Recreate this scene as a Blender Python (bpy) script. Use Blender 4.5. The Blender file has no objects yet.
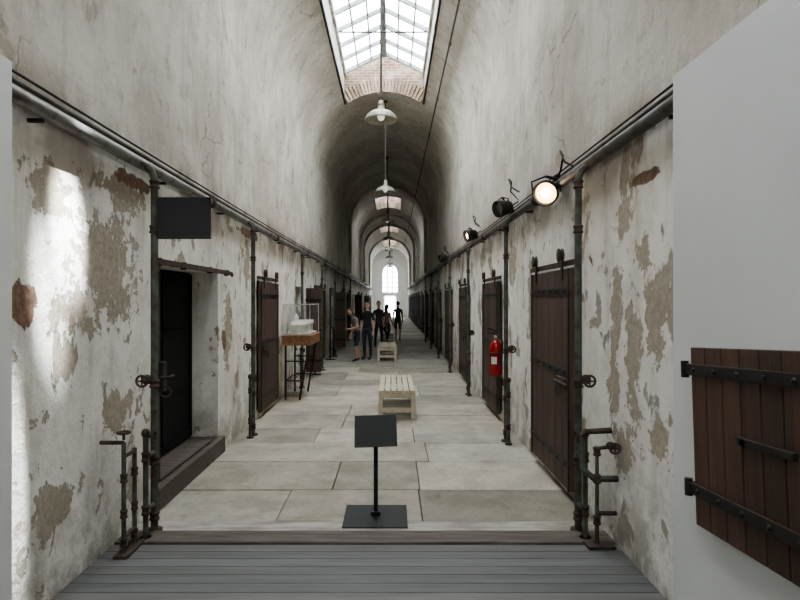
import bpy, bmesh, math, random
from mathutils import Vector, Matrix, noise
random.seed(7)
SC = bpy.context.scene
CX, R, SPR = -0.20, 1.85, 5.40
XL, XR = CX-R, CX+R
Y0, YE = -3.0, 60.0

# ---------------------------------------------------------------- materials
def newmat(name):
    m = bpy.data.materials.new(name); m.use_nodes = True
    nt = m.node_tree; b = nt.nodes['Principled BSDF']
    return m, nt, b
def coords(nt, scale=(1,1,1)):
    tc = nt.nodes.new('ShaderNodeTexCoord'); mp = nt.nodes.new('ShaderNodeMapping')
    mp.inputs['Scale'].default_value = scale
    nt.links.new(tc.outputs['Object'], mp.inputs['Vector'])
    return mp.outputs['Vector']
def noise_n(nt, vec, scale, detail=6, rough=.6, dist=0):
    n = nt.nodes.new('ShaderNodeTexNoise')
    n.inputs['Scale'].default_value = scale; n.inputs['Detail'].default_value = detail
    n.inputs['Roughness'].default_value = rough; n.inputs['Distortion'].default_value = dist
    nt.links.new(vec, n.inputs['Vector']); return n.outputs['Fac']
def rng(nt, v, a, b, c=0, d=1):
    n = nt.nodes.new('ShaderNodeMapRange')
    for i, x in zip(('From Min','From Max','To Min','To Max'), (a,b,c,d)): n.inputs[i].default_value = x
    nt.links.new(v, n.inputs['Value']); return n.outputs['Result']
def mixc(nt, f, a, b, bt='MIX'):
    n = nt.nodes.new('ShaderNodeMix'); n.data_type = 'RGBA'; n.blend_type = bt
    for s, v in ((0,f),(6,a),(7,b)):
        if isinstance(v, (tuple,list)): n.inputs[s].default_value = (*v,1) if len(v)==3 else v
        elif isinstance(v, (int,float)): n.inputs[s].default_value = v
        else: nt.links.new(v, n.inputs[s])
    return n.outputs[2]
def mth(nt, op, a, b=0.0):
    n = nt.nodes.new('ShaderNodeMath'); n.operation = op
    for i, v in enumerate((a,b)):
        if isinstance(v,(int,float)): n.inputs[i].default_value = v
        else: nt.links.new(v, n.inputs[i])
    return n.outputs[0]
def bump(nt, b, h, strength=.4, dist=.02):
    n = nt.nodes.new('ShaderNodeBump'); n.inputs['Strength'].default_value = strength; n.inputs['Distance'].default_value = dist
    nt.links.new(h, n.inputs['Height']); nt.links.new(n.outputs['Normal'], b.inputs['Normal'])
def blobs(nt, v, wob, lst):
    out=None
    for (x,y,z,ry,rz) in lst:
        a=nt.nodes.new('ShaderNodeVectorMath'); a.operation='SUBTRACT'; nt.links.new(v,a.inputs[0]); a.inputs[1].default_value=(x,y,z)
        c=nt.nodes.new('ShaderNodeVectorMath'); c.operation='MULTIPLY'; nt.links.new(a.outputs[0],c.inputs[0]); c.inputs[1].default_value=(1,1/ry,1/rz)
        l=nt.nodes.new('ShaderNodeVectorMath'); l.operation='LENGTH'; nt.links.new(c.outputs[0],l.inputs[0])
        m=rng(nt, mth(nt,'ADD',l.outputs['Value'],wob), 1.04,.96)
        out=m if out is None else mth(nt,'MAXIMUM',out,m)
    return out

def simple(name, col, rough=.6, metal=0, col2=None, scale=8, lo=.4, hi=.6, bmp=.15, stretch=(1,1,1)):
    m, nt, b = newmat(name)
    v = coords(nt, stretch); n = noise_n(nt, v, scale)
    c2 = col2 or tuple(x*.72 for x in col)
    nt.links.new(mixc(nt, rng(nt, n, lo, hi), col, c2), b.inputs['Base Color'])
    b.inputs['Roughness'].default_value = rough; b.inputs['Metallic'].default_value = metal
    if bmp: bump(nt, b, n, bmp, .01)
    return m

def plaster(name, upper):
    m, nt, b = newmat(name)
    v = coords(nt)
    sx = nt.nodes.new('ShaderNodeSeparateXYZ'); nt.links.new(v, sx.inputs[0]); z = sx.outputs[2]
    big = noise_n(nt, v, .8, 5, .6)
    med = noise_n(nt, v, 3.5, 8, .7)
    fine = noise_n(nt, v, 22, 6, .7)
    vs = coords(nt, (5,5,.5)); streak = noise_n(nt, vs, 1.2, 6, .6)
    white = mixc(nt, rng(nt, med, .46, .72), (.88,.86,.80), (.68,.645,.565))
    white = mixc(nt, mth(nt,'MULTIPLY',rng(nt, streak, .53, .72), .45), white, (.47,.42,.34))
    speck = rng(nt, fine, .64, .72)
    white = mixc(nt, mth(nt,'MULTIPLY',speck,.3), white, (.42,.37,.30))
    pv = coords(nt, (1,1,.8))
    pn = noise_n(nt, pv, 1.9, 9, .62, .35)
    pn2 = noise_n(nt, pv, 5.0, 8, .66, .3)
    peel = mth(nt,'MAXIMUM', rng(nt, pn, .590, .600), rng(nt, pn2, .635, .646))
    edge = mth(nt,'MULTIPLY', rng(nt, pn, .574, .590), mth(nt,'SUBTRACT', 1.0, rng(nt, pn, .592, .602)))
    bn = noise_n(nt, pv, 1.1, 7, .6, .2)
    brk = rng(nt, bn, .675, .69)
    if not upper:
        wob = mth(nt,'MULTIPLY', mth(nt,'SUBTRACT', noise_n(nt, v, 6.5, 8, .70, .2), .5), 4.8)
        L=[(XL,4.15,2.05,.40,.38),(XL,3.45,2.45,.22,.14),(XL,3.7,1.75,.20,.13),(XL,3.5,.55,.25,.13),(XL,4.3,.95,.25,.16),(XL,4.4,2.6,.3,.14),(XL,7.2,1.5,.16,.45),(XL,8.2,2.3,.2,.3),
           (XR,3.62,1.70,.13,.30),(XR,3.95,1.45,.12,.42),(XR,4.25,1.75,.10,.25),(XR,3.55,.95,.14,.15),(XR,4.1,.75,.2,.16),(XR,4.3,1.15,.1,.22),(XR,3.8,2.1,.1,.12),(XR,6.9,1.9,.12,.5),(XR,8.0,2.3,.15,.3)]
        pb = blobs(nt, v, wob, L); peel = mth(nt,'MAXIMUM', peel, pb)
        bb = blobs(nt, v, mth(nt,'MULTIPLY',wob,.55), [(XL,3.22,1.76,.10,.13),(XR,3.78,2.60,.26,.045),(XL,4.6,2.74,.30,.06),(XL,7.05,1.33,.09,.13),(XL,6.0,2.75,.5,.05),(XL,8.3,2.75,.6,.07)])
        brk = mth(nt,'MAXIMUM', brk, bb)
    under = mixc(nt, rng(nt, fine, .35, .65), (.50,.445,.36), (.36,.31,.245))
    low = mixc(nt, peel, white, under)
    low = mixc(nt, mth(nt,'MULTIPLY',edge,.6), low, (.30,.255,.20))
    low = mixc(nt, brk, low, mixc(nt, rng(nt, fine,.4,.6), (.30,.18,.12), (.17,.11,.08)))
    dirt = mth(nt,'MULTIPLY', rng(nt, z, .85, 0.0), rng(nt, med, .38, .58))
    low = mixc(nt, mth(nt,'MULTIPLY',dirt,.7), low, (.27,.24,.19))
    up = mixc(nt, rng(nt, big, .38, .62), (.71,.68,.61), (.53,.485,.415))
    up = mixc(nt, mth(nt,'MULTIPLY',rng(nt, med, .52, .70),.6), up, (.37,.325,.265))
    up = mixc(nt, mth(nt,'MULTIPLY',rng(nt, streak, .52, .70),.35), up, (.33,.29,.235))
    up = mixc(nt, mth(nt,'MULTIPLY', rng(nt, pn, .62, .66), .6), up, (.32,.245,.185))
    wv = nt.nodes.new('ShaderNodeTexNoise'); wv.inputs['Scale'].default_value=1.5; wv.inputs['Detail'].default_value=6; nt.links.new(v,wv.inputs['Vector'])
    wm = nt.nodes.new('ShaderNodeVectorMath'); wm.operation='ADD'; nt.links.new(v,wm.inputs[0]); nt.links.new(wv.outputs['Color'],wm.inputs[1])
    vo = nt.nodes.new('ShaderNodeTexVoronoi'); vo.feature='DISTANCE_TO_EDGE'; vo.inputs['Scale'].default_value=.75; nt.links.new(wm.outputs[0],vo.inputs['Vector'])
    crack = mth(nt,'MULTIPLY', rng(nt, vo.outputs['Distance'], .012, .003), rng(nt, big, .48,.56))
    up = mixc(nt, mth(nt,'MULTIPLY',crack,.6), up, (.18,.15,.12))
    if upper: col = up; pm = mth(nt,'MULTIPLY', peel, .2)
    else:
        zz = mth(nt,'ADD', z, mth(nt,'MULTIPLY', mth(nt,'SUBTRACT',med,.5), .25))
        hm = rng(nt, zz, 2.86, 2.98)
        col = mixc(nt, hm, low, up)
        rust = mth(nt,'MULTIPLY', mth(nt,'MULTIPLY', rng(nt, z, 2.35, 2.9), mth(nt,'SUBTRACT',1.0,rng(nt, z, 2.95, 3.25))), rng(nt, bn, .47, .57))
        col = mixc(nt, mth(nt,'MULTIPLY',rust,.8), col, (.22,.15,.105))
        pm = mth(nt,'MULTIPLY', mth(nt,'MAXIMUM',peel,brk), mth(nt,'SUBTRACT',1.0,hm))
    nt.links.new(col, b.inputs['Base Color']); b.inputs['Roughness'].default_value = .85
    h = mth(nt,'ADD', mth(nt,'MULTIPLY', pm, -1.0), mth(nt,'ADD', mth(nt,'MULTIPLY',fine,.2), mth(nt,'MULTIPLY', med, .9)))
    bump(nt, b, h, .5 if upper else .7, .035)
    return m

def brickmat(name):
    m, nt, b = newmat(name)
    v = coords(nt); s = nt.nodes.new('ShaderNodeSeparateXYZ'); c = nt.nodes.new('ShaderNodeCombineXYZ')
    nt.links.new(v, s.inputs[0]); nt.links.new(s.outputs[0], c.inputs[0]); nt.links.new(s.outputs[2], c.inputs[1])
    br = nt.nodes.new('ShaderNodeTexBrick'); nt.links.new(c.outputs[0], br.inputs['Vector'])
    br.inputs['Color1'].default_value=(.17,.095,.065,1); br.inputs['Color2'].default_value=(.23,.15,.105,1); br.inputs['Mortar'].default_value=(.36,.31,.25,1)
    br.inputs['Scale'].default_value=1; br.inputs['Brick Width'].default_value=.22; br.inputs['Row Height'].default_value=.075; br.inputs['Mortar Size'].default_value=.008
    n = noise_n(nt, v, 3, 6, .6)
    nt.links.new(mixc(nt, mth(nt,'MULTIPLY',rng(nt,n,.46,.64),.8), br.outputs['Color'], (.42,.37,.30)), b.inputs['Base Color'])
    b.inputs['Roughness'].default_value=.9
    return m

def tinted(name, base, alt, scale=3, bmp=.25, rough=.75, stretch=(1,1,1), fscale=35, stain=None):
    m, nt, b = newmat(name)
    v = coords(nt, stretch); n = noise_n(nt, v, scale, 7, .65); f = noise_n(nt, v, fscale, 4, .6)
    a = nt.nodes.new('ShaderNodeAttribute'); a.attribute_name = 'tint'
    c = mixc(nt, rng(nt, n, .38, .66), base, alt)
    c = mixc(nt, mth(nt,'MULTIPLY',rng(nt, f, .5, .75),.35), c, tuple(x*.5 for x in base))
    if stain:
        s1 = noise_n(nt, v, 1.1, 8, .7, .4); s2 = noise_n(nt, v, 6, 8, .7, .2)
        c = mixc(nt, mth(nt,'MULTIPLY',rng(nt, s1, .50, .62),.5), c, stain)
        c = mixc(nt, mth(nt,'MULTIPLY',rng(nt, s2, .56, .66),.45), c, tuple(x*.8 for x in stain))
        c = mixc(nt, mth(nt,'MULTIPLY',rng(nt, s2, .42, .34),.35), c, (.55,.52,.45))
    c = mixc(nt, 1.0, c, a.outputs['Color'], 'MULTIPLY')
    nt.links.new(c, b.inputs['Base Color']); b.inputs['Roughness'].default_value = rough
    bump(nt, b, mth(nt,'ADD',n,mth(nt,'MULTIPLY',f,.4)), bmp, .01)
    return m

def glassmat(name, tint=(.93,.97,1), gl=.08):
    m, nt, b = newmat(name); nt.nodes.remove(b)
    out = nt.nodes['Material Output']
    t = nt.nodes.new('ShaderNodeBsdfTransparent'); t.inputs[0].default_value=(*tint,1)
    g = nt.nodes.new('ShaderNodeBsdfGlossy'); g.inputs['Roughness'].default_value=.08
    mx = nt.nodes.new('ShaderNodeMixShader'); mx.inputs[0].default_value = gl
    nt.links.new(t.outputs[0], mx.inputs[1]); nt.links.new(g.outputs[0], mx.inputs[2]); nt.links.new(mx.outputs[0], out.inputs[0])
    return m
def emis(name, col, s):
    m, nt, b = newmat(name)
    b.inputs['Emission Color'].default_value=(*col,1); b.inputs['Emission Strength'].default_value=s; b.inputs['Base Color'].default_value=(*col,1)
    return m

PL = plaster('plaster_peeling', False); PU = plaster('plaster_vault', True)
BR = brickmat('old_brick')
BRS = tinted('brick_plain', (.26,.175,.125), (.38,.31,.24), 6, .1, .9)
STONE = tinted('stone_slab', (.41,.38,.315), (.30,.275,.225), 2.2, .45, .8, stain=(.23,.20,.155))
PLANKF = tinted('grey_painted_planks', (.155,.153,.146), (.108,.106,.10), 2.0, .3, .6, (.6,9,1), 20)
BEAM = simple('threshold_timber', (.075,.06,.048), .7, 0, (.13,.11,.09), 6, stretch=(.5,6,6))
MARB = simple('marble_sill', (.42,.39,.34), .6, 0, (.24,.215,.18), 3.5, stretch=(.7,4,1))
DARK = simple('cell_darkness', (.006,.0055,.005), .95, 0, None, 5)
BLK = simple('black_iron', (.018,.017,.016), .55, .2, (.035,.028,.022), 10)
IRON = simple('cell_black_steel', (.003,.003,.003), .95, 0, (.006,.005,.004), 10)
MBLK = simple('matte_black_paint', (.009,.010,.010), .6, 0, (.012,.013,.013), 3, bmp=.03)
RUST = simple('rusted_iron', (.095,.062,.045), .8, .1, (.045,.035,.03), 14, bmp=.4)
PIPE = simple('pipe_grey_paint', (.11,.105,.095), .6, .1, (.07,.052,.04), 7, .48, .62, .25)
PIPEL = simple('pipe_light_paint', (.20,.20,.19), .42, .2, (.10,.075,.06), 6, .48, .62, .25)
PIPEG = simple('pipe_green_paint', (.095,.11,.092), .6, .1, (.06,.045,.035), 9, .44, .6, .3)
PAN = simple('white_panel_paint', (.70,.705,.70), .6, 0, (.67,.675,.67), 1.5, bmp=.02)
WOOD = tinted('dark_door_wood', (.088,.055,.039), (.050,.033,.024), 2.5, .5, .65, (6,6,.6))
SHUT = tinted('shutter_wood', (.110,.055,.035), (.060,.032,.022), 2.5, .5, .55, (7,7,.6))
WHT = simple('skylight_white_paint', (.62,.61,.56), .6, 0, (.34,.30,.25), 5)
FRM = simple('skylight_steel', (.24,.26,.26), .5, .2, (.16,.16,.15), 5)
BENCH = tinted('bench_cream_paint', (.60,.55,.42), (.47,.41,.30), 3, .15, .55, (6,.6,6))
ENAM = simple('lamp_enamel', (.42,.41,.34), .4, .1, (.29,.28,.23), 6)
GLS = glassmat('skylight_glass',(.90,.96,1)); CASE = glassmat('acrylic', (.97,.98,.98), .10)
TBLW = simple('table_wood', (.36,.19,.10), .5, 0, (.22,.11,.06), 4, stretch=(6,.8,6))
MODEL = simple('model_card', (.75,.73,.66), .7, 0)
RED = simple('extinguisher_red', (.36,.012,.009), .22, 0, (.30,.010,.008), 4, bmp=0)
STEEL = simple('dull_steel', (.35,.35,.34), .4, .8)
LAMPON = emis('lamp_glow', (1,.58,.26), 7); LAMPC = emis('lamp_core', (1,.86,.62), 40); BULB = emis('bulb_dim', (1,.95,.85), .7)
PAPER = simple('label_paper', (.7,.7,.66), .6, 0, bmp=0)
GREENP = simple('info_panel_face', (.10,.14,.12), .5, 0, (.3,.32,.28), 9)
WIRE = simple('black_cable', (.015,.015,.015), .6)

# ---------------------------------------------------------------- mesh builder
class MB:
    def __init__(s): s.v=[]; s.f=[]; s.m=[]; s.sm=[]; s.t=[]; s.mats=[]; s.tint=(1,1,1)
    def mi(s, m):
        if m not in s.mats: s.mats.append(m)
        return s.mats.index(m)
    def add(s, vs, fs, mat, smooth=False, M=None):
        o=len(s.v); i=s.mi(mat)
        for p in vs: s.v.append(tuple(M@Vector(p)) if M else tuple(p))
        for f in fs: s.f.append([o+k for k in f]); s.m.append(i); s.sm.append(smooth); s.t.append(s.tint)
    def quad(s, a,b,c,d, mat): s.add([a,b,c,d],[(0,1,2,3)],mat)
    def box(s, c, sz, mat, M=None, rot=None, bev=0.0):
        hx,hy,hz=[k/2 for k in sz]
        T=Matrix.Translation(c)
        if rot: T = T@Matrix.Rotation(rot[2],4,'Z')@Matrix.Rotation(rot[1],4,'Y')@Matrix.Rotation(rot[0],4,'X')
        if M: T=M@T
        if bev<=0 :
            vs=[(x,y,z) for x in(-hx,hx) for y in(-hy,hy) for z in(-hz,hz)]
            fs=[(0,1,3,2),(4,6,7,5),(0,4,5,1),(2,3,7,6),(0,2,6,4),(1,5,7,3)]
            s.add(vs,fs,mat,False,T); return
        bm=bmesh.new(); bmesh.ops.create_cube(bm,size=1)
        for v in bm.verts: v.co=Vector((v.co.x*sz[0],v.co.y*sz[1],v.co.z*sz[2]))
        bmesh.ops.bevel(bm,geom=list(bm.edges),offset=min(bev,min(sz)*.45),segments=2,affect='EDGES',profile=.5)
        bm.verts.index_update()
        s.add([v.co[:] for v in bm.verts],[[v.index for v in f.verts] for f in bm.faces],mat,False,T); bm.free()
    def tube(s, pts, r, mat, seg=12, M=None, cap=True):
        pts=[Vector(p) for p in pts]; n=len(pts)
        rs=r if isinstance(r,(list,tuple)) else [r]*n
        vs=[]; up=None
        for i,p in enumerate(pts):
            if i==0: d=(pts[1]-p)
            elif i==n-1: d=(p-pts[i-1])
            else: d=(pts[i+1]-p).normalized()+(p-pts[i-1]).normalized()
            d.normalize()
            if up is None:
                up=Vector((0,0,1)) if abs(d.z)<.9 else Vector((1,0,0))
            a=d.cross(up)
            if a.length<1e-4: a=d.cross(Vector((0,1,0)))
            a.normalize(); b=a.cross(d).normalized(); up=b
            for j in range(seg):
                t=2*math.pi*j/seg; vs.append(p+(a*math.cos(t)+b*math.sin(t))*rs[i])
        fs=[]
        for i in range(n-1):
            for j in range(seg):
                j2=(j+1)%seg; fs.append((i*seg+j,i*seg+j2,(i+1)*seg+j2,(i+1)*seg+j))
        s.add(vs,fs,mat,True,M)
        if cap:
            s.add(vs[:seg],[list(range(seg))],mat,False,M); s.add(vs[-seg:],[list(range(seg))],mat,False,M)
    def lathe(s, prof, c, mat, seg=28, axis='Z', M=None, smooth=True):
        T=Matrix.Translation(c)
        if axis=='X': T=T@Matrix.Rotation(math.pi/2,4,'Y')
        if axis=='Y': T=T@Matrix.Rotation(-math.pi/2,4,'X')
        if M: T=M@T
        vs=[]; fs=[]
        for (r,z) in prof:
            for j in range(seg): t=2*math.pi*j/seg; vs.append((r*math.cos(t),r*math.sin(t),z))
        for i in range(len(prof)-1):
            for j in range(seg):
                j2=(j+1)%seg; fs.append((i*seg+j,i*seg+j2,(i+1)*seg+j2,(i+1)*seg+j))
        s.add(vs,fs,mat,smooth,T)
    def ball(s, c, rad, mat, M=None, fn=None, seg=16, rings=10):
        vs=[];fs=[]
        T=Matrix.Translation(c)
        if M: T=M@T
        for i in range(rings+1):
            ph=math.pi*i/rings
            for j in range(seg):
                t=2*math.pi*j/seg
                p=Vector((math.sin(ph)*math.cos(t),math.sin(ph)*math.sin(t),math.cos(ph)))
                q=Vector((p.x*rad[0],p.y*rad[1],p.z*rad[2]))
                vs.append(fn(p,q) if fn else q)
        for i in range(rings):
            for j in range(seg):
                j2=(j+1)%seg; fs.append((i*seg+j,(i+1)*seg+j,(i+1)*seg+j2,i*seg+j2))
        s.add(vs,fs,mat,True,T)
    def torus(s, c, Rr, r, mat, axis='Z', seg=24, M=None):
        vs=[]
        T=Matrix.Translation(c)
        if axis=='X': T=T@Matrix.Rotation(math.pi/2,4,'Y')
        if axis=='Y': T=T@Matrix.Rotation(math.pi/2,4,'X')
        if M: T=M@T
        k=8; fs=[]
        for i in range(seg):
            t=2*math.pi*i/seg
            for j in range(k):
                u=2*math.pi*j/k; vs.append(((Rr+r*math.cos(u))*math.cos(t),(Rr+r*math.cos(u))*math.sin(t),r*math.sin(u)))
        for i in range(seg):
            for j in range(k):
                i2=(i+1)%seg;j2=(j+1)%k; fs.append((i*k+j,i2*k+j,i2*k+j2,i*k+j2))
        s.add(vs,fs,mat,True,T)
    def build(s, name, loc=(0,0,0), rot=(0,0,0)):
        me=bpy.data.meshes.new(name); me.from_pydata(s.v,[],s.f)
        for m in s.mats: me.materials.append(m)
        me.polygons.foreach_set('material_index',s.m); me.polygons.foreach_set('use_smooth',s.sm)
        at=me.color_attributes.new('tint','FLOAT_COLOR','CORNER')
        for p in me.polygons:
            for li in p.loop_indices: at.data[li].color=(*s.t[p.index],1)
        me.update()
        o=bpy.data.objects.new(name,me); o.location=loc; o.rotation_euler=rot
        SC.collection.objects.link(o); return o

def rt(a=.85,b=1.12):
    k=random.uniform(a,b); w=random.uniform(-.03,.03); return (k*(1+w),k,k*(1-w))

# ---------------------------------------------------------------- room layout
left_open=[(5.0,6.81,.19,2.12,.36)]
right_open=[]
left_doors=[]; right_doors=[]
k=0; y=8.75
while y<56:
    left_open.append((y,y+1.15,.12,2.1,.40)); left_doors.append((y,y+1.15,k)); y+=3.5; k+=1
k=0; y=5.1
while y<56:
    right_open.append((y+.1,y+1.3,.12,2.1,.40)); right_doors.append((y,y+1.4,k)); y+=3.5; k+=1

def wall(name, x, side, ops):
    mb=MB(); ys=Y0
    def fill(a,b,z0,z1): mb.quad((x,a,z0),(x,b,z0),(x,b,z1),(x,a,z1),PL)
    for (a,b,z0,z1,dp) in ops:
        fill(ys,a,-.2,SPR); fill(a,b,-.2,z0); fill(a,b,z1,SPR)
        xi=x+side*dp
        mb.quad((x,a,z0),(xi,a,z0),(xi,a,z1),(x,a,z1),PL)
        mb.quad((x,b,z0),(xi,b,z0),(xi,b,z1),(x,b,z1),PL)
        mb.quad((x,a,z1),(xi,a,z1),(xi,b,z1),(x,b,z1),PL)
        mb.quad((x,a,z0),(xi,a,z0),(xi,b,z0),(x,b,z0),BEAM)
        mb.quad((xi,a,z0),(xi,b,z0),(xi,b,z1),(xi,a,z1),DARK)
        ys=b
    fill(ys,YE,-.2,SPR)
    return mb.build(name)
wall('wall_left',XL,-1,left_open); wall('wall_right',XR,1,right_open)

# skylights (y0,y1,halfwidth,eave,ridge); the first is unseen overhead, added to light the foreground
SKY=[(-2.2,2.6,1.05,7.8,8.3),(6.0,15.2,1.05,7.8,8.3),(30.4,34.2,.75,7.9,8.2),(42.5,46.0,.75,7.9,8.2),(52.5,58.0,.75,7.9,8.2)]
def zc(dx): return SPR+math.sqrt(max(R*R-dx*dx,0))
angs=set(math.pi*i/48 for i in range(49))
for w in (1.05,.75):
    a=math.acos(w/R); angs|={a,math.pi-a}
angs=sorted(angs)
ysb=sorted({Y0,YE}|{s[0] for s in SKY}|{s[1] for s in SKY})
mb=MB(); vs=[];fs=[]
na=len(angs)
for yy in ysb:
    for a in angs: vs.append((CX+R*math.cos(a),yy,SPR+R*math.sin(a)))
for i in range(len(ysb)-1):
    ym=(ysb[i]+ysb[i+1])/2; hole=next((s for s in SKY if s[0]<ym<s[1]),None)
    for j in range(na-1):
        am=(angs[j]+angs[j+1])/2
        if hole and abs(R*math.cos(am))<hole[2]-1e-4: continue
        fs.append((i*na+j,i*na+j+1,(i+1)*na+j+1,(i+1)*na+j))
mb.add(vs,fs,PU,True)
mb.build('ceiling')

# transverse plaster ribs (arches)
def rib(name,y,wd,th,zb=0.0):
    mb=MB(); A=[math.pi*i/40 for i in range(41)]
    out=[(CX+R,zb)]+[(CX+R*math.cos(a),SPR+R*math.sin(a)) for a in A]+[(CX-R,zb)]
    r2=R-th
    inn=[(CX+r2,zb)]+[(CX+r2*math.cos(a),SPR+r2*math.sin(a)) for a in A]+[(CX-r2,zb)]
    for i in range(len(out)-1):
        (a,b),(c,d)=out[i],out[i+1]; (e,f),(g,h)=inn[i],inn[i+1]
        mb.quad((a,y,b),(c,y,d),(g,y,h),(e,y,f),PU)
        mb.quad((a,y+wd,b),(c,y+wd,d),(g,y+wd,h),(e,y+wd,f),PU)
        mb.quad((e,y,f),(g,y,h),(g,y+wd,h),(e,y+wd,f),PU)
    mb.build(name)
for i,yy in enumerate((27.3,36.6,41.4,50.9)): rib('trim_%d'%(i+1),yy,.45,.13,3.1)

def skylight(name,y0,y1,w,ev,rd):
    mb=MB(); ze=zc(w)
    for sg in(-1,1):
        x=CX+sg*w
        mb.quad((x,y0,ze),(x,y1,ze),(x,y1,ev),(x,y0,ev),WHT)
        mb.box((x-sg*.03,(y0+y1)/2,ev-.06),(.06,y1-y0-.02,.12),WHT)
        mb.box((x-sg*.02,(y0+y1)/2,ze+.05),(.05,y1-y0-.02,.08),BLK)
    for yy in(y0,y1):
        xs=[CX+w*(-1+2*i/12) for i in range(13)]
        pts=[(x,yy,zc(x-CX)) for x in xs]+[(CX+w,yy,ev),(CX,yy,rd),(CX-w,yy,ev)]
        mb.add(pts,[list(range(len(pts)))],BR)
    nb=int(w*2/.085)
    for i in range(nb):
        dx=-w+.04+i*(2*w-.08)/(nb-1); z=zc(dx); an=math.asin(dx/R)
        mb.tint=rt(.7,1.25)
        mb.box((CX+dx,y1-.02,z+.19),(.066,.06,.36),BRS,rot=(0,an,0))
    mb.tint=(1,1,1)
    n=max(3,int((y1-y0)/.72)); L=math.hypot(w,rd-ev); an=math.atan2(rd-ev,w)
    for i in range(n+1):
        yy=y0+(y1-y0)*i/n
        for sg in(-1,1):
            mb.box((CX+sg*w/2,yy,(ev+rd)/2),(L,.05,.09),FRM,rot=(0,sg*an,0))
    for fr in(.33,.66):
        for sg in(-1,1):
            mb.box((CX+sg*w*fr,(y0+y1)/2,rd-(rd-ev)*fr),(.035,y1-y0,.04),FRM)
    mb.box((CX,(y0+y1)/2,rd-.02),(.12,y1-y0,.15),FRM)
    m=(y1-y0); nt_=max(1,int(m/3))
    for i in range(1,nt_+1):
        yy=y0+m*i/(nt_+1); mb.tube([(CX-w,yy,ev-.02),(CX+w,yy,ev-.02)],.018,BLK,8)
    for sg in(-1,1):
        mb.quad((CX,y0,rd+.03),(CX,y1,rd+.03),(CX+sg*w,y1,ev+.03),(CX+sg*w,y0,ev+.03),GLS)
    mb.build(name)
    l=bpy.data.lights.new(name+'_portal','AREA'); l.shape='RECTANGLE'; l.size=2*w; l.size_y=y1-y0; l.cycles.is_portal=True
    lo=bpy.data.objects.new(name+'_daylight',l); lo.location=(CX,(y0+y1)/2,rd+.12); SC.collection.objects.link(lo)
for i,s in enumerate(SKY): skylight('skylight'+('.%03d'%i if i else ''),*s)  # unnumbered one is the added, unseen light opening above the camera

# end walls
def endwall():
    mb=MB(); y=YE; wx=.78; wz0,wzs=2.55,4.7; dx=.62; dz=2.25
    A=[math.pi*i/24 for i in range(25)]
    out=[(CX+R*math.cos(a),SPR+R*math.sin(a)) for a in A]
    arc=[(CX+wx*math.cos(a),wzs+wx*math.sin(a)) for a in A]
    for i in range(24):
        mb.quad((out[i][0],y,out[i][1]),(out[i+1][0],y,out[i+1][1]),(arc[i+1][0],y,arc[i+1][1]),(arc[i][0],y,arc[i][1]),PAN)
    for sg in(-1,1):
        mb.add([(CX+sg*R,y,SPR),(CX+sg*wx,y,wzs),(CX+sg*wx,y,wz0),(CX+sg*R,y,wz0)],[(0,1,2,3)],PAN)
        mb.quad((CX+sg*R,y,wz0),(CX+sg*dx,y,wz0),(CX+sg*dx,y,0),(CX+sg*R,y,0),PAN)
        mb.quad((CX+sg*wx,y,wz0),(CX+sg*wx,y+.3,wz0),(CX+sg*wx,y+.3,wzs),(CX+sg*wx,y,wzs),PAN)
    mb.quad((CX-dx,y,dz),(CX+dx,y,dz),(CX+dx,y,wz0),(CX-dx,y,wz0),PAN)
    mb.build('wall_end')
    w=MB()
    for x in(-.26,.26): w.box((CX+x,y+.1,(wz0+wzs+.7)/2),(.08,.05,wzs+.7-wz0),BLK)
    for z in (2.6,3.1,3.65,4.2,4.7): w.box((CX,y+.1,z),(2*wx,.05,.07),BLK)
    w.tube([(CX+wx*math.cos(a),y+.1,wzs+wx*math.sin(a)) for a in A],.05,FRM,8)
    w.quad((CX-wx,y+.12,wz0),(CX+wx,y+.12,wz0),(CX+wx,y+.12,wzs+wx),(CX-wx,y+.12,wzs+wx),GLS)
    w.build('window_1')
    d=MB()
    for sg in(-1,1): d.box((CX+sg*(dx-.05),y+.11,dz/2),(.08,.18,dz),WHT)
    d.box((CX,y+.11,dz-.05),(2*dx-.02,.18,.08),WHT); d.box((CX,y+.11,dz/2),(.05,.05,dz-.1),FRM); d.box((CX,y+.11,1.0),(2*dx-.1,.05,.06),FRM)
    d.quad((CX-dx,y+.12,0),(CX+dx,y+.12,0),(CX+dx,y+.12,dz),(CX-dx,y+.12,dz),GLS)
    d.build('door_1')
    for nm,z,sx,sz in(('win',(wz0+5.4)/2,2*wx,3),('dr',dz/2,2*dx,dz)):
        l=bpy.data.lights.new(nm,'AREA'); l.shape='RECTANGLE'; l.size=sx; l.size_y=sz; l.cycles.is_portal=True
        lo=bpy.data.objects.new('end_daylight_'+nm,l); lo.location=(CX,y+.35,z); lo.rotation_euler=(-math.pi/2,0,0); SC.collection.objects.link(lo)
endwall()
mb=MB(); A=[math.pi*i/24 for i in range(25)]
pts=[(CX+R*math.cos(a),Y0,SPR+R*math.sin(a)) for a in A]+[(XL,Y0,-.2),(XR,Y0,-.2)]
mb.add(pts,[list(range(len(pts)))],PAN); mb.build('wall_back')

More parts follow.
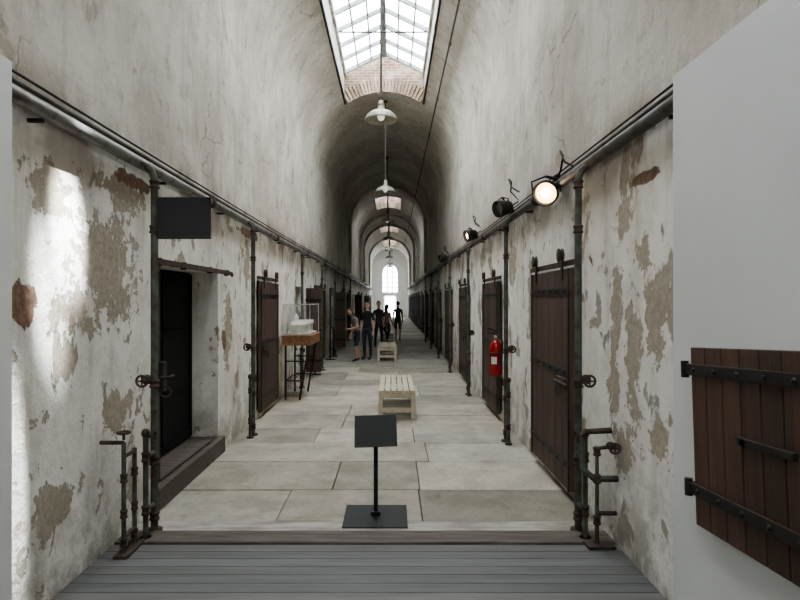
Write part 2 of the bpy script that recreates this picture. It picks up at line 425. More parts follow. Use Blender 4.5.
# ---------------------------------------------------------------- floor
mb=MB()
mb.quad((XL-.5,Y0,-.06),(XR+.5,Y0,-.06),(XR+.5,YE+1,-.06),(XL-.5,YE+1,-.06),BEAM)
y=4.70; r=0
while y<YE+.5:
    L=random.uniform(.75,1.35)
    if r<5: L=[.78,.95,.85,.8,.95][r]
    nx=3 if r%2 else 2
    if nx==3: xs=[XL,XL+random.uniform(.9,1.5),XL+random.uniform(2.0,2.8),XR]
    else: xs=[XL,XL+random.uniform(1.1,2.5),XR]
    if r==0: xs=[XL,-.95,.25,XR]
    for i in range(len(xs)-1):
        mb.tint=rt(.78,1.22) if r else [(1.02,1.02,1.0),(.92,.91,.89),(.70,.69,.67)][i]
        z=random.uniform(-.005,.004); tl=random.uniform(-.003,.003)
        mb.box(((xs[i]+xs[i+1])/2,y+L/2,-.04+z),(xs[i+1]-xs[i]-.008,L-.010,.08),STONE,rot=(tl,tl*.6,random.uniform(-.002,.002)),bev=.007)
    y+=L; r+=1
mb.tint=(1,1,1)
mb.box((CX,4.585,-.035),(2*R-.004,.21,.08),MARB,bev=.006)
mb.box((CX,4.36,-.02),(2*R-.004,.22,.08),BEAM,bev=.01)
y=4.24
while y>Y0:
    mb.tint=rt(.86,1.14); mb.box((CX,y-.056,-.02),(2*R-.004,.112,.05),PLANKF,bev=.004); y-=.116
mb.build('floor')

mb=MB()
mb.box((XL+.02,5.9,.095),(.10,1.95,.19),BEAM,bev=.01); mb.build('trim_5')

# ---------------------------------------------------------------- partition panels
mb=MB(); mb.box((-1.90,(Y0+2.87)/2,1.49),(.04,2.87-Y0-.02,2.98),PAN,bev=.003); mb.build('partition_panel')
mb=MB(); mb.box((1.50,(Y0+3.055)/2,1.49),(.04,3.055-Y0-.02,2.98),PAN,bev=.003); mb.build('partition_panel.001')

# wooden shutter on the right panel
mb=MB(); H=.83; W=1.17; n=9
for i in range(n):
    mb.tint=rt(.65,1.4); w=W/n
    mb.box((0,-(i+.5)*w,0),(.04,w-.006,H),SHUT,bev=.004)
mb.tint=(1,1,1)
for z,l in((.31,1.1),(-.25,1.1)):
    mb.box((-.028,-l/2+.03,z),(.014,l,.055),BLK,bev=.004)
    mb.tube([(-.03,.035,z-.04),(-.03,.035,z+.04)],.018,BLK,12)
    mb.box((-.0,.035,z),(.05,.04,.045),BLK,bev=.004)
    for i in range(6): mb.ball((-.036,-.06-i*.17,z),(.010,.012,.012),BLK,seg=8,rings=6)
mb.box((-.03,-.55,.04),(.02,.34,.03),BLK,bev=.004)
mb.lathe([(0,0),(.02,0),(.02,.012),(0,.012)],(-.04,-.42,.04),BLK,12,'X')
mb.build('wooden_shutter',(1.452,2.75,1.158),(math.radians(-3.7),0,0))

# ---------------------------------------------------------------- doors
def plank_door(name,x,side,y0,y1,z0=.10,z1=2.08):
    mb=MB(); xf=x-side*.055; W=y1-y0; n=6
    for i in range(n):
        mb.tint=rt(.7,1.35); w=W/n
        mb.box((xf,y0+(i+.5)*w,(z0+z1)/2),(.05,w-.008,z1-z0),WOOD,bev=.005)
    mb.tint=(1,1,1)
    for z in(z0+.22,(z0+z1)/2+.05,z1-.2):
        mb.box((xf-side*.032,(y0+y1)/2,z),(.012,W,.065),BLK,bev=.003)
        for i in range(n): mb.ball((xf-side*.04,y0+(i+.5)*W/n,z),(.01,.014,.014),BLK,seg=8,rings=6)
    for yy in(y0+.03,y1-.03): mb.box((xf-side*.03,yy,(z0+z1)/2),(.014,.035,z1-z0),BLK,bev=.003)
    mb.box((xf-side*.05,y0+.16,1.05),(.03,.26,.10),RUST,bev=.006)
    mb.tube([(xf-side*.07,y0-.06,1.05),(xf-side*.07,y0+.34,1.05)],.014,RUST,8)
    mb.torus((xf-side*.08,y0+.2,.97),.05,.009,RUST,'X',16)
    mb.box((xf,(y0+y1)/2,z1+.055),(.02,W+.25,.05),RUST,bev=.004)
    for yy in(y0+.22,y1-.22):
        mb.box((xf-side*.03,yy,z1+.02),(.014,.06,.24),BLK,bev=.003)
        mb.lathe([(0,-.02),(.065,-.02),(.065,-.012),(.05,-.008),(.05,.008),(.065,.012),(.065,.02),(0,.02)],(xf-side*.045,yy,z1+.13),RUST,18,'X')
    mb.build(name)
dn=2
for(a,b,k) in right_doors:
    plank_door('door_%d'%dn,XR,1,a,b); dn+=1
for(a,b,k) in left_doors:
    if k in(1,3,6,9): continue
    plank_door('door_%d'%dn,XL,-1,a-.05,b+.1); dn+=1
for(a,b,k) in left_doors:
    if k not in(1,3,6,9): continue
    mb=MB()
    for i in range(4):
        mb.tint=rt(.7,1.3); mb.box((XL+.05+(i+.5)*.09,b+.03,1.1),(.085,.045,1.95),WOOD,bev=.004)
    mb.tint=(1,1,1)
    for z in(.4,1.1,1.8): mb.box((XL+.23,b,z),(.37,.012,.06),BLK,bev=.003)
    mb.build('door_%d'%dn); dn+=1

# black iron door in first left opening
mb=MB(); xd=XL-.33
mb.box((xd,5.9,1.155),(.03,1.78,1.90),IRON,bev=.004)
for yy in(5.05,5.95,6.76): mb.box((xd+.02,yy,1.155),(.02,.06,1.88),IRON)
for z in(.25,.85,1.45,2.05): mb.box((xd+.02,5.9,z),(.02,1.76,.06),IRON)
mb.box((XL-.02,5.055,1.15),(.06,.07,1.9),BLK,bev=.006)
mb.box((XL+.035,5.06,1.13),(.06,.10,.26),BLK,bev=.01)
mb.tube([(XL+.05,5.0,1.13),(XL+.12,5.0,1.13),(XL+.12,5.10,1.13)],.014,RUST,8)
mb.torus((XL+.08,5.03,1.0),.045,.009,RUST,'Y',16)
mb.build('door_%d'%dn)
mb=MB()
mb.box((XL+.06,6.0,2.13),(.02,2.15,.05),RUST,bev=.004)
for yy in(5.0,5.6,6.4,7.05): mb.box((XL+.03,yy,2.13),(.055,.03,.07),RUST,bev=.004)
mb.tube([(XL+.08,7.08,2.13),(XL+.08,7.12,2.10)],.02,RUST,8)
mb.build('door_track_rail')

# ---------------------------------------------------------------- pipes
def header(name,x,side,z,mat):
    mb=MB(); xp=x-side*.09
    def zf(y): return z+.012*math.sin(y*.6)
    pts=[(xp,y*1.5-2.5,zf(y)) for y in range(42)]
    mb.tube(pts,.043,mat,14)
    mb.tube([(x-side*.05,p[1],p[2]+.095) for p in pts],.016,PIPE,8)
    mb.tube([(x-side*.035,p[1],p[2]+.15) for p in pts],.008,WIRE,6)
    y=1.0
    while y<58:
        if int(y*4)%2: mb.lathe([(.043,-.05),(.055,-.05),(.055,.05),(.043,.05)],(xp,y,zf((y+2.5)/1.5)),RUST,14,'Y')
        mb.box((x-side*.046,y+.5,z-.050),(.085,.025,.02),RUST)
        y+=1.75
    return mb.build(name)
header('steam_header_pipe',XL,-1,2.86,PIPEL); header('steam_header_pipe.001',XR,1,2.88,PIPE)

def wheel(mb,c,ax,r=.055,mat=RUST):
    mb.torus(c,r,.009,mat,ax,18)
    c=Vector(c)
    for k in range(4):
        t=k*math.pi/4*2
        d={'X':Vector((0,math.cos(t),math.sin(t))),'Y':Vector((math.cos(t),0,math.sin(t))),'Z':Vector((math.cos(t),math.sin(t),0))}[ax]
        mb.tube([c,c+d*r],.006,mat,6)
def joint(mb,c,r,mat=RUST,L=.05,ax='Z'):
    mb.lathe([(r*.9,-L),(r*1.35,-L),(r*1.45,-L*.6),(r*1.2,-L*.5),(r*1.2,L*.5),(r*1.45,L*.6),(r*1.35,L),(r*.9,L)],c,mat,12,ax)
def riser(name,x,side,y,mat=PIPEG,off=.20):
    mb=MB(); xm=x-side*off; r=.028
    mb.tube([(xm,y,0),(xm,y,2.74),(xm+side*.02,y,2.80),(xm+side*(off-.14),y,2.84)],r,mat,12)
    for z in(.12,.55,1.15,2.35,2.7): joint(mb,(xm,y,z),r,L=.03)
    y2=y-.16
    mb.tube([(xm,y2,0),(xm,y2,.78)],.020,mat,10)
    mb.tube([(xm,y2,.62),(xm,y,.62)],.018,mat,10); mb.tube([(xm,y2,.22),(xm,y,.22)],.018,mat,10)
    for z in(.22,.62): joint(mb,(xm,y2,z),.022,RUST,.035)
    mb.ball((xm,y2,.80),(.032,.032,.036),RUST,seg=12,rings=8)
    mb.tube([(xm,y2,.78),(xm-side*.07,y2-.02,.78)],.012,RUST,8)
    wheel(mb,(xm-side*.07,y2-.02,.78),'X',.04)
    mb.tube([(xm,y,1.18),(xm+side*.09,y,1.18)],.022,RUST,10)
    mb.ball((xm+side*.06,y,1.18),(.040,.040,.040),RUST,seg=12,rings=8)
    mb.tube([(xm+side*.06,y-.02,1.18),(xm+side*.06,y-.09,1.18)],.012,RUST,8)
    wheel(mb,(xm+side*.06,y-.09,1.18),'Y',.042)
    mb.lathe([(0,0),(.06,0),(.06,.02),(0,.02)],(xm,y,0),RUST,14)
    mb.lathe([(0,0),(.045,0),(.045,.02),(0,.02)],(xm,y2,0),RUST,14)
    return mb.build(name)
for i,(yy) in enumerate((4.5,7.7,11.9,15.3,18.8,22.2,25.7)): riser('riser_pipe'+('.%03d'%i if i else ''),XL,-1,yy)
for i,(yy) in enumerate((4.5,7.35,11.0,14.5,18,21.5,25)): riser('riser_pipe.%03d'%(i+7),XR,1,yy)
def manifold(name,x,side,y):
    mb=MB(); xm=x-side*.17
    for dy,h in((0,.72),(-.17,.80)):
        mb.tube([(xm,y+dy,0.025),(xm,y+dy,h)],.016,PIPEG,10)
        for z in(.1,.3,.55): joint(mb,(xm,y+dy,z),.018,RUST,.028)
    mb.tube([(xm,y-.17,.70),(xm,y,.70)],.014,RUST,10)
    mb.tube([(xm,y-.17,.14),(xm,y,.14)],.016,RUST,10)
    mb.tube([(xm,y-.17,.80),(xm+side*.165,y-.17,.80)],.014,RUST,10)
    mb.tube([(xm,y-.17,.82),(xm,y-.17,.87)],.010,RUST,8); wheel(mb,(xm,y-.17,.87),'Z',.04)
    mb.box((xm,y-.08,.018),(.10,.30,.024),RUST,bev=.004)
    mb.build(name)
manifold('valve_manifold',XL,-1,4.22)
mb=MB()
mb.tube([(XR-.24,4.30,.78),(XR-.24,4.28,.55),(XR-.18,4.20,.50),(XR-.01,4.20,.50)],.024,PIPEG,10)
mb.tube([(XR-.24,4.30,.78),(XR-.21,4.30,.82),(XR-.02,4.30,.83)],.022,RUST,10)
mb.tube([(XR-.16,4.20,.03),(XR-.16,4.20,.72),(XR-.02,4.20,.74)],.016,PIPEG,10)
for z in(.2,.5,.7): joint(mb,(XR-.16,4.20,z),.020,RUST,.03)
mb.ball((XR-.06,4.20,.74),(.035,.03,.03),RUST,seg=12,rings=8)
mb.tube([(XR-.06,4.20,.74),(XR-.06,4.12,.74)],.012,RUST,8); wheel(mb,(XR-.06,4.12,.74),'Y',.035)
mb.tube([(XR-.16,4.20,.25),(XR-.02,4.20,.25)],.016,RUST,10)
mb.box((XR-.14,4.20,.018),(.2,.12,.024),RUST,bev=.004)
mb.build('valve_manifold.001')

mb=MB(); mb.tube([(1.09,y,6.65) for y in range(0,60,6)],.018,PIPE,8)
for y in range(2,58,3): mb.box((1.10,y,6.67),(.05,.03,.05),RUST)
mb.build('ceiling_conduit')

# ---------------------------------------------------------------- hanging sign
mb=MB()
mb.box((-1.600,4.45,2.43),(.41,.02,.32),MBLK,bev=.003)
mb.tube([(XL+.235,4.47,2.52),(-1.45,4.47,2.52)],.010,BLK,8); mb.tube([(XL+.235,4.47,2.34),(-1.6,4.47,2.34)],.010,BLK,8)
mb.build('blade_sign')

# ---------------------------------------------------------------- sign stand
mb=MB(); sx=-.135
mb.box((sx,4.79,.008),(.52,.50,.012),MBLK,bev=.003)
mb.box((sx+.0,4.82,.33),(.035,.035,.66),MBLK,bev=.003)
mb.box((sx,4.82,.03),(.08,.08,.03),MBLK,bev=.004)
T=Matrix.Translation((sx,4.79,.715))@Matrix.Rotation(math.radians(-2),4,'Y')@Matrix.Rotation(math.radians(-32),4,'X')
mb.box((0,0,0),(.35,.018,.27),MBLK,M=T,bev=.004)
mb.box((0,.02,-.05),(.10,.03,.14),BLK,M=T)
for sxx in(-1,1): mb.box((sxx*.172,-.012,0),(.006,.008,.27),BLK,M=T)
mb.box((0,-.014,-.132),(.35,.014,.008),BLK,M=T)
mb.build('sign_stand')

# ---------------------------------------------------------------- benches
def bench(name,x0,y0,L=1.8,W=.56,rz=0):
    mb=MB(); h=.44; n=6
    for i in range(n):
        mb.tint=rt(.9,1.1); w=W/n
        mb.box((-W/2+(i+.5)*w,0,h-.015),(w-.018,L+random.uniform(-.01,.03),.03),BENCH,bev=.005)
    mb.tint=(1,1,1)
    for sy in(-1,1):
        yy=sy*(L/2-.05)
        for sx in(-1,1): mb.box((sx*(W/2-.035),yy,.205),(.065,.09,.41),BENCH,bev=.005)
        mb.box((0,yy-.0,h-.075),(W-.13,.04,.09),BENCH,bev=.004)
        mb.box((0,yy,.14),(W-.13,.04,.07),BENCH,bev=.004)
    for sx in(-1,1):
        mb.box((sx*(W/2-.035),0,h-.075),(.03,L-.20,.09),BENCH,bev=.004)
        mb.box((sx*(W/2-.035),0,.14),(.03,L-.20,.06),BENCH,bev=.004)
    for t in(-.25,.25): mb.box((0,t*L,h-.06),(W-.08,.05,.05),BENCH)
    mb.build(name,(x0,y0,.004),(0,0,rz))
bench('slatted_bench',.075,9.55); bench('slatted_bench.001',-.15,17.8); bench('slatted_bench.002',-.2,24.2)

# ---------------------------------------------------------------- pendant lamps
def pendant(name,y,top):
    mb=MB(); z=4.80
    mb.lathe([(.055,.19),(.06,.13),(.09,.115),(.17,.085),(.235,.035),(.265,-.025),(.272,-.05),(.262,-.05),(.225,.015),(.15,.065),(.06,.10),(.0,.105)],(0,0,0),ENAM,36)
    mb.lathe([(0,.28),(.03,.28),(.045,.24),(.055,.19),(.0,.19)],(0,0,0),ENAM,20)
    mb.ball((0,0,.02),(.06,.06,.075),BULB,seg=16,rings=10)
    mb.tube([(0,0,.26),(0,0,top-z)],.018,PIPE,8)
    mb.lathe([(0,0),(.07,0),(.05,-.05),(0,-.05)],(0,0,top-z),BLK,14)
    mb.torus((0,0,.32),.03,.007,BLK,'Y',12)
    mb.build(name,(-.18,y,z))
ys=[9.5,15.8,22,28.2,34.6,40.6,47,51.8]
for i,yy in enumerate(ys):
    sk=next((s for s in SKY if s[0]<yy<s[1]),None)
    pendant('pendant_lamp'+('.%03d'%i if i else ''),yy,(sk[4]-.10) if sk else 7.24)

# ---------------------------------------------------------------- spotlights
def spot(name,p,aim,r,on,energy=0):
    mb=MB(); d=(Vector(aim)-Vector(p)).normalized(); Q=d.to_track_quat('Z','Y').to_matrix().to_4x4()
    T=Matrix.Translation(p)@Q
    L=r*1.5
    mb.lathe([(0,-L),(r*.55,-L),(r*.75,-L*.8),(r*.95,-L*.2),(r*1.0,0),(r*1.0,.05),(r*.84,.05),(r*.82,0),(r*.3,-L*.3)],(0,0,0),BLK,24,M=T)
    mb.lathe([(0,.010),(r*.5,.010),(r*.80,.0)],(0,0,0),LAMPON if on else STEEL,24,M=T)
    if on: mb.ball((0,0,.01),(r*.36,r*.36,.02),LAMPC,T)
    mb.torus((0,0,.05),r*.93,.008,BLK,'Z',24,M=T)
    mb.tube([(-r*1.05,0,-.02),(-r*1.15,r*.9,-.05),(0,r*1.25,-.06),(r*1.15,r*.9,-.05),(r*1.05,0,-.02)],.009,BLK,8,M=T)
    P=Vector(p); mb.tube([P+(T.to_3x3()@Vector((0,r*1.2,-.06))),(XR-.09,P.y+.08,2.945)],.014,BLK,8)
    mb.box((XR-.09,P.y+.08,2.955),(.06,.06,.05),BLK,bev=.005)
    mb.tube([P-d*L,P-d*(L+.08)+Vector((.05,0,.06)),P+Vector((.11,-.1,.20)),P+Vector((.10,-.2,.30)),P+Vector((.05,-.28,.32)),P+Vector((.06,-.38,.20)),P+Vector((.13,-.5,.12))],.010,WIRE,8)
    mb.build(name)
    if on:
        l=bpy.data.lights.new(name+'_beam','SPOT'); l.energy=energy; l.color=(1,.82,.58); l.spot_size=math.radians(80); l.spot_blend=.8; l.shadow_soft_size=.05
        o=bpy.data.objects.new(name+'_beam',l); o.location=P+d*.09; o.rotation_euler=d.to_track_quat('-Z','Y').to_euler(); SC.collection.objects.link(o)
spot('spotlight',(1.44,5.4,2.80),(-.2,2.0,1.6),.12,True,30)
spot('spotlight.001',(1.40,7.45,2.98),(-1.5,6.0,2.2),.11,False)
spot('spotlight.002',(1.40,10.6,2.98),(-1.5,9.9,2.2),.11,True,20)
spot('spotlight.003',(1.40,16.4,2.98),(-1.5,15.4,2.2),.11,False)

# ---------------------------------------------------------------- fire extinguisher
mb=MB()
mb.lathe([(0,0),(.080,0),(.092,.015),(.092,.40),(.084,.44),(.060,.475),(.034,.495),(.03,.52),(0,.52)],(0,0,0),RED,28)
mb.lathe([(0,.52),(.028,.52),(.028,.57),(0,.57)],(0,0,0),STEEL,14)
mb.box((-.04,-.01,.590),(.15,.03,.022),BLK,rot=(0,.2,0)); mb.box((-.04,-.01,.635),(.16,.03,.014),BLK,rot=(0,.38,0))
mb.tube([(.02,0,.555),(.08,-.03,.56),(.115,-.06,.47),(.112,-.075,.32),(.09,-.085,.14)],[.013,.013,.013,.013,.019],BLK,8)
mb.box((0,.105,.3),(.05,.03,.40),STEEL)
mb.lathe([(.0925,.30),(.0935,.30),(.0935,.325),(.0925,.325)],(0,0,0),BLK,28)
mb.add([(.0940*math.sin(t),-.0940*math.cos(t),z) for z in(.17,.27) for t in(-.45,-.225,0,.225,.45)],[(i,i+1,i+6,i+5) for i in range(4)],PAPER,True)
mb.lathe([(0,-.005),(.02,-.005),(.02,.005),(0,.005)],(0,-.033,.55),PAPER,12,'Y')
mb.build('fire_extinguisher',(1.46,8.1,.74),(0,0,math.radians(-30)))

# ---------------------------------------------------------------- display case
mb=MB(); x0,x1,y0,y1=-1.96,-1.44,10.25,11.5
cx,cy=(x0+x1)/2,(y0+y1)/2
mb.box((cx,cy,1.07),(x1-x0,y1-y0,.16),TBLW,bev=.006)
mb.box((cx,cy,1.155),(x1-x0+.03,y1-y0+.03,.02),TBLW,bev=.004)
for sy in(-1,1):
    yy=cy+sy*.5
    mb.tube([(x1-.05,yy,1.0),(x1-.22,yy,.004)],.018,BLK,8); mb.tube([(x0+.05,yy,1.0),(x0+.05,yy,.004)],.018,BLK,8)
    mb.tube([(x0+.05,yy,.35),(x1-.17,yy,.35)],.012,BLK,8)
    mb.tube([(x0+.05,yy,.70),(x1-.10,yy,.70)],.012,BLK,8)
mb.tube([(x0+.05,cy-.5,.35),(x0+.05,cy+.5,.35)],.012,BLK,8)
a,b,c,d,zb,zt=x0+.02,x1-.02,y0+.02,y1-.02,1.17,1.72
for q in([(a,c,zb),(b,c,zb),(b,c,zt),(a,c,zt)],[(a,d,zb),(b,d,zb),(b,d,zt),(a,d,zt)],[(a,c,zb),(a,d,zb),(a,d,zt),(a,c,zt)],[(b,c,zb),(b,d,zb),(b,d,zt),(b,c,zt)],[(a,c,zt),(b,c,zt),(b,d,zt),(a,d,zt)]): mb.quad(*q,CASE)
for (px,py) in((a,c),(b,c),(a,d),(b,d)): mb.box((px,py,(zb+zt)/2),(.010,.010,zt-zb),PAPER)
for py in(c,d): mb.box((cx,py,zt),(b-a,.010,.010),PAPER)
for px in(a,b): mb.box((px,cy,zt),(.010,d-c,.010),PAPER)
mb.box((cx,cy,1.19),(.42,1.0,.03),MODEL)
for i in range(4): mb.box((cx+.02,cy-.36+i*.24,1.28),(.26,.16,.15),MODEL,bev=.004)
for i in range(4):
    yy=cy-.36+i*.24; mb.add([(cx-.13,yy-.09,1.355),(cx+.17,yy-.09,1.355),(cx+.17,yy+.09,1.355),(cx-.13,yy+.09,1.355),(cx-.13,yy,1.42),(cx+.17,yy,1.42)],[(0,1,5,4),(2,3,4,5),(0,4,3),(1,2,5)],MODEL)
mb.lathe([(.06,0),(.06,.28),(.0,.36)],(cx-.12,cy+.05,1.2),MODEL,12)
mb.build('display_case')

def panel(name,y,x=XL+.20):
    mb=MB()
    mb.box((x,y,1.55),(.03,.85,1.15),GREENP,bev=.004)
    for yy in(y-.43,y+.43): mb.box((x,yy,1.08),(.05,.04,2.16),BLK,bev=.004)
    for z in(.97,2.14): mb.box((x,y,z),(.05,.88,.04),BLK,bev=.004)
    for yy in(y-.43,y+.43): mb.box((x,yy,.02),(.30,.05,.03),BLK,bev=.004)
    mb.box((x+.02,y,1.75),(.006,.6,.35),PAPER)
    mb.build(name)
panel('information_panel',14.3); panel('information_panel.001',17.75)

# ---------------------------------------------------------------- people
SKIN=simple('skin',(.52,.33,.25),.6,0,(.48,.29,.22),5,bmp=0)
HAIRB=simple('hair_dark',(.035,.024,.018),.6,0,None,30); HAIRL=simple('hair_brown',(.14,.08,.045),.6,0,None,30)
LIP=simple('lips',(.36,.14,.12),.5,0,bmp=0); EYE=simple('eye_dark',(.03,.025,.02),.3,0,bmp=0)
def cloth(n,c): return simple('cloth_'+n,c,.85,0,None,12)
SHOE=simple('shoe',(.05,.05,.055),.6,0,None,8)
def person(name,loc,yaw,top,bottom,hair,long_hair=False,shorts=False,H=1.7,pose=None,slim=1.0,sleeve=True):
    J={'pel':((0,0,.93),(.150,.105)),'wst':((0,.0,1.09),(.120,.092)),'cst':((0,.0,1.29),(.150,.105)),'nkb':((0,.01,1.43),(.072,.065)),'nk':((0,-.005,1.52),(.05,.052)),'hdb':((0,-.01,1.58),(.05,.05))}
    for s,sg in(('L',1),('R',-1)):
        J['hip'+s]=((.092*sg,0,.86),(.092,.095)); J['thi'+s]=((.098*sg,-.005,.68),(.078,.082)); J['kne'+s]=((.10*sg,-.015,.49),(.054,.056)); J['clf'+s]=((.10*sg,.015,.34),(.050,.054)); J['ank'+s]=((.10*sg,.02,.09),(.034,.038)); J['bal'+s]=((.108*sg,-.09,.045),(.040,.034)); J['toe'+s]=((.112*sg,-.16,.035),(.034,.024)); 
        J['sho'+s]=((.165*sg,.01,1.385),(.056,.054)); J['elb'+s]=((.205*sg,.035,1.10),(.040,.042)); J['wri'+s]=((.205*sg,-.04,.86),(.025,.023))
    if pose:
        for k,p in pose.items(): J[k]=(p,J[k][1])
    E=[('pel','wst','top'),('wst','cst','top'),('cst','nkb','top'),('nkb','nk','skin'),('nk','hdb','skin')]
    for s in'LR': E+=[('pel','hip'+s,'bot'),('hip'+s,'thi'+s,'bot'),('thi'+s,'kne'+s,'bot'),('kne'+s,'clf'+s,'skin' if shorts else 'bot'),('clf'+s,'ank'+s,'skin' if shorts else 'bot'),('ank'+s,'bal'+s,'shoe'),('bal'+s,'toe'+s,'shoe'),('cst','sho'+s,'top'),('sho'+s,'elb'+s,'top'),('elb'+s,'wri'+s,'skin' if sleeve else 'top')]
    names=list(J); k=H/1.7
    me=bpy.data.meshes.new('tmp'); me.from_pydata([J[n][0] for n in names],[(names.index(a),names.index(b)) for a,b,_ in E],[])
    o=bpy.data.objects.new('tmp',me); SC.collection.objects.link(o)
    md=o.modifiers.new('s','SKIN'); md.use_smooth_shade=True
    for i,n in enumerate(names):
        sv=me.skin_vertices[0].data[i]; r=J[n][1]; sv.radius=(r[0]*slim,r[1]*slim); sv.use_root=(n=='pel')
    o.modifiers.new('u','SUBSURF').levels=2
    bpy.context.view_layer.update()
    ev=bpy.data.meshes.new_from_object(o.evaluated_get(bpy.context.evaluated_depsgraph_get()))
    mats={'top':top,'bot':bottom,'skin':SKIN,'shoe':SHOE}
    mb=MB(); groups={}
    def dist(p,a,b):
        ab=b-a; t=max(0,min(1,(p-a).dot(ab)/ab.length_squared)); return (p-(a+ab*t)).length, t
    for f in ev.polygons:
        best=(9,None)
        for a,b,l in E:
            d,t=dist(f.center,Vector(J[a][0]),Vector(J[b][0]))
            rr=J[a][1][0]*(1-t)+J[b][1][0]*t; d=d/rr if rr else d
            if a.startswith('sho') and b.startswith('elb') and sleeve and t>.72: l='skin'
            if d<best[0]: best=(d,l)
        groups.setdefault(best[1],[]).append(list(f.vertices))
    vs=[v.co[:] for v in ev.vertices]
    for l,fs in groups.items(): mb.add(vs,fs,mats[l],True)
    bpy.data.objects.remove(o)
    hb=Vector(J['hdb'][0]); nk=Vector(J['nk'][0]); dr=(hb-nk).normalized()
    HT=Matrix.Translation(hb+dr*.055)@Vector((0,0,1)).rotation_difference((dr+Vector((0,0,1))).normalized()).to_matrix().to_4x4()
    def face(p,q):
        q=q.copy()
        if p.z<-.1: q.x*=1-.28*min(1,(-p.z)); q.y-=.012*(-p.z)
        if p.y<-.75 and abs(p.z)<.5: q.y+=.006
        return q
    mb.ball((0,0,0),(.075,.095,.115),SKIN,HT,face,20,14)
    mb.add([(0,-.092,.02),(-.016,-.090,-.03),(.016,-.090,-.03),(0,-.118,-.028),(0,-.09,-.042)],[(0,1,3),(0,3,2),(1,4,3),(2,3,4)],SKIN,True,HT)
    for sx in(-1,1):
        mb.ball((sx*.030,-.084,.008),(.013,.009,.008),EYE,HT,seg=8,rings=6)
        mb.ball((sx*.074,.005,-.005),(.010,.020,.030),SKIN,HT,seg=8,rings=6)
        mb.ball((sx*.030,-.088,.026),(.018,.006,.004),hair,HT,seg=8,rings=6)
    mb.ball((0,-.088,-.058),(.024,.009,.008),LIP,HT,seg=10,rings=6)
    def hfn(p,q):
        q=q.copy()
        if p.y<-.1 and p.z<.45: q=q*.86
        if p.z<-.35 and not long_hair: q=q*.85
        return q
    mb.ball((0,.012,.018),(.084,.100,.116),hair,HT,hfn,20,14)
    if long_hair: mb.ball((0,.062,-.09),(.075,.045,.16),hair,HT,seg=16,rings=10)
    for s,sg in(('L',1),('R',-1)):
        w=Vector(J['wri'+s][0]); e=Vector(J['elb'+s][0]); d=(w-e).normalized()
        fwd=Vector((0,-1,0)); fwd=(fwd-d*fwd.dot(d)).normalized(); inn=d.cross(fwd).normalized()
        if inn.x*sg>0: inn=-inn
        mb.tube([w-d*.01,w+d*.03,w+d*.07,w+d*.095],[.024,.034,.036,.026],SKIN,10)
        for i,(o1,l) in enumerate(((.026,.072),(.009,.080),(-.009,.074),(-.026,.058))):
            b0=w+d*.08+fwd*o1
            mb.tube([b0,b0+d*l*.45+inn*.004,b0+d*l*.78+inn*.016,b0+d*l*.95+inn*.030],[.0095,.009,.008,.006],SKIN,8)
        b0=w+d*.03+fwd*.028
        mb.tube([b0,b0+d*.03+fwd*.022+inn*.01,b0+d*.062+fwd*.026+inn*.02],[.012,.0105,.008],SKIN,8)
    ob=mb.build(name,loc,(0,0,yaw)); ob.scale=(k,k,k); return ob

lean={'cst':((0,-.07,1.28)),'nkb':((0,-.12,1.41)),'nk':((0,-.16,1.49)),'hdb':((0,-.20,1.54)),
 'shoL':(.165,-.08,1.375),'shoR':(-.165,-.08,1.375),'elbL':(.22,-.10,1.10),'wriL':(.14,-.32,1.05),'elbR':(-.21,-.02,1.09),'wriR':(-.19,-.12,.86),
 'kneL':(.10,-.10,.50),'clfL':(.10,-.06,.34),'ankL':(.10,-.04,.09),'balL':(.108,-.15,.045),'toeL':(.112,-.22,.035),
 'kneR':(-.10,.06,.49),'clfR':(-.10,.12,.34),'ankR':(-.10,.15,.09),'balR':(-.108,.04,.045),'toeR':(-.112,-.03,.035)}
person('woman',(-1.03,16.9,.006),math.radians(-60),cloth('grey',(.30,.28,.26)),cloth('navy',(.03,.035,.05)),HAIRL,True,True,1.56,lean,.92)
person('man',(-.74,17.4,.006),math.radians(-20),cloth('black',(.022,.022,.026)),cloth('denim',(.035,.04,.055)),HAIRB,False,False,1.70)
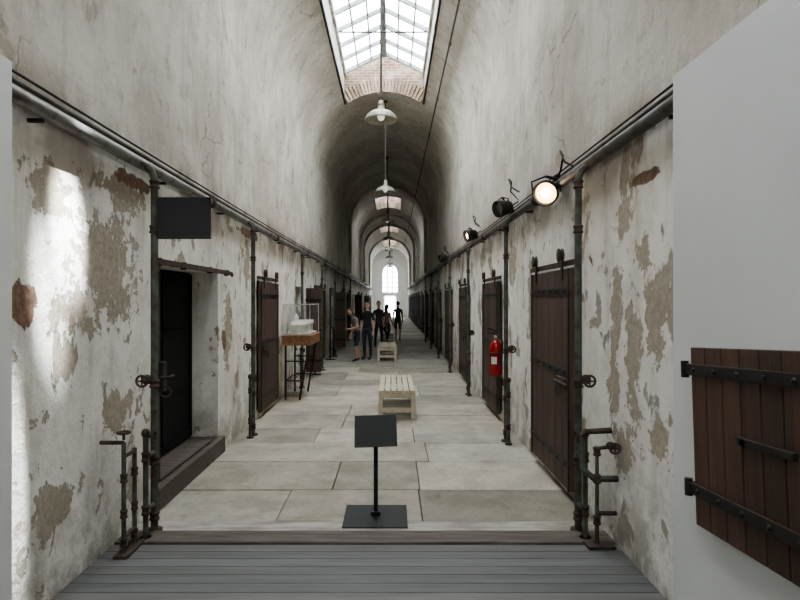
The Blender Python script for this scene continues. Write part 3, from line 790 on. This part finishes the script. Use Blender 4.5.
walk={'kneL':(.10,-.17,.52),'clfL':(.10,-.17,.36),'ankL':(.10,-.20,.09),'balL':(.108,-.31,.045),'toeL':(.112,-.38,.035),
 'kneR':(-.10,.03,.49),'clfR':(-.10,.13,.36),'ankR':(-.10,.20,.10),'balR':(-.108,.10,.045),'toeR':(-.112,.03,.035),'wriL':(.205,.10,.87),'wriR':(-.205,-.16,.90)}
person('man.001',(-.50,21.6,.006),math.radians(10),cloth('charcoal',(.05,.045,.045)),cloth('dark',(.03,.03,.035)),HAIRB,False,False,1.70,walk)
person('woman.001',(-.20,22.4,.006),math.radians(150),cloth('dusty_rose',(.26,.15,.13)),cloth('ink',(.03,.03,.04)),HAIRB,True,False,1.58,walk,.92)
person('man.002',(.26,25.6,.006),math.radians(175),cloth('slate',(.05,.06,.08)),cloth('khaki',(.14,.12,.09)),HAIRB,False,True,1.68,walk)

# ---------------------------------------------------------------- light
w=bpy.data.worlds.new('World'); SC.world=w; w.use_nodes=True
bg=w.node_tree.nodes['Background']; bg.inputs[0].default_value=(.98,.985,1,1); bg.inputs[1].default_value=14
def spotl(name,loc,aim,e,size,col,blend=.9,soft=.1):
    l=bpy.data.lights.new(name,'SPOT'); l.energy=e; l.color=col; l.spot_size=math.radians(size); l.spot_blend=blend; l.shadow_soft_size=soft
    o=bpy.data.objects.new(name,l); o.location=loc; o.rotation_euler=(Vector(aim)-Vector(loc)).to_track_quat('-Z','Y').to_euler(); SC.collection.objects.link(o)
spotl('sun_shaft_upper',(.2,3.0,6.9),(XL,3.66,2.25),17000,5.2,(.93,.97,1),.9,.04)
spotl('sun_shaft_middle',(.1,2.6,6.9),(XL,3.46,1.80),11000,4.6,(.93,.97,1),1.0,.05)
spotl('sun_shaft_lower',(-1.0,3.0,6.7),(XL,3.12,.75),15000,2.8,(.93,.97,1),.8,.04)
try:
    SC.view_settings.look='AgX - Medium High Contrast'
except Exception as e: print(e)

cam=bpy.data.cameras.new('Camera'); cam.sensor_width=36; cam.lens=26; cam.shift_x=.01; cam.clip_end=200
co=bpy.data.objects.new('Camera',cam); co.location=(0,0,1.8); co.rotation_euler=(math.pi/2,0,0); SC.collection.objects.link(co)
SC.camera=co
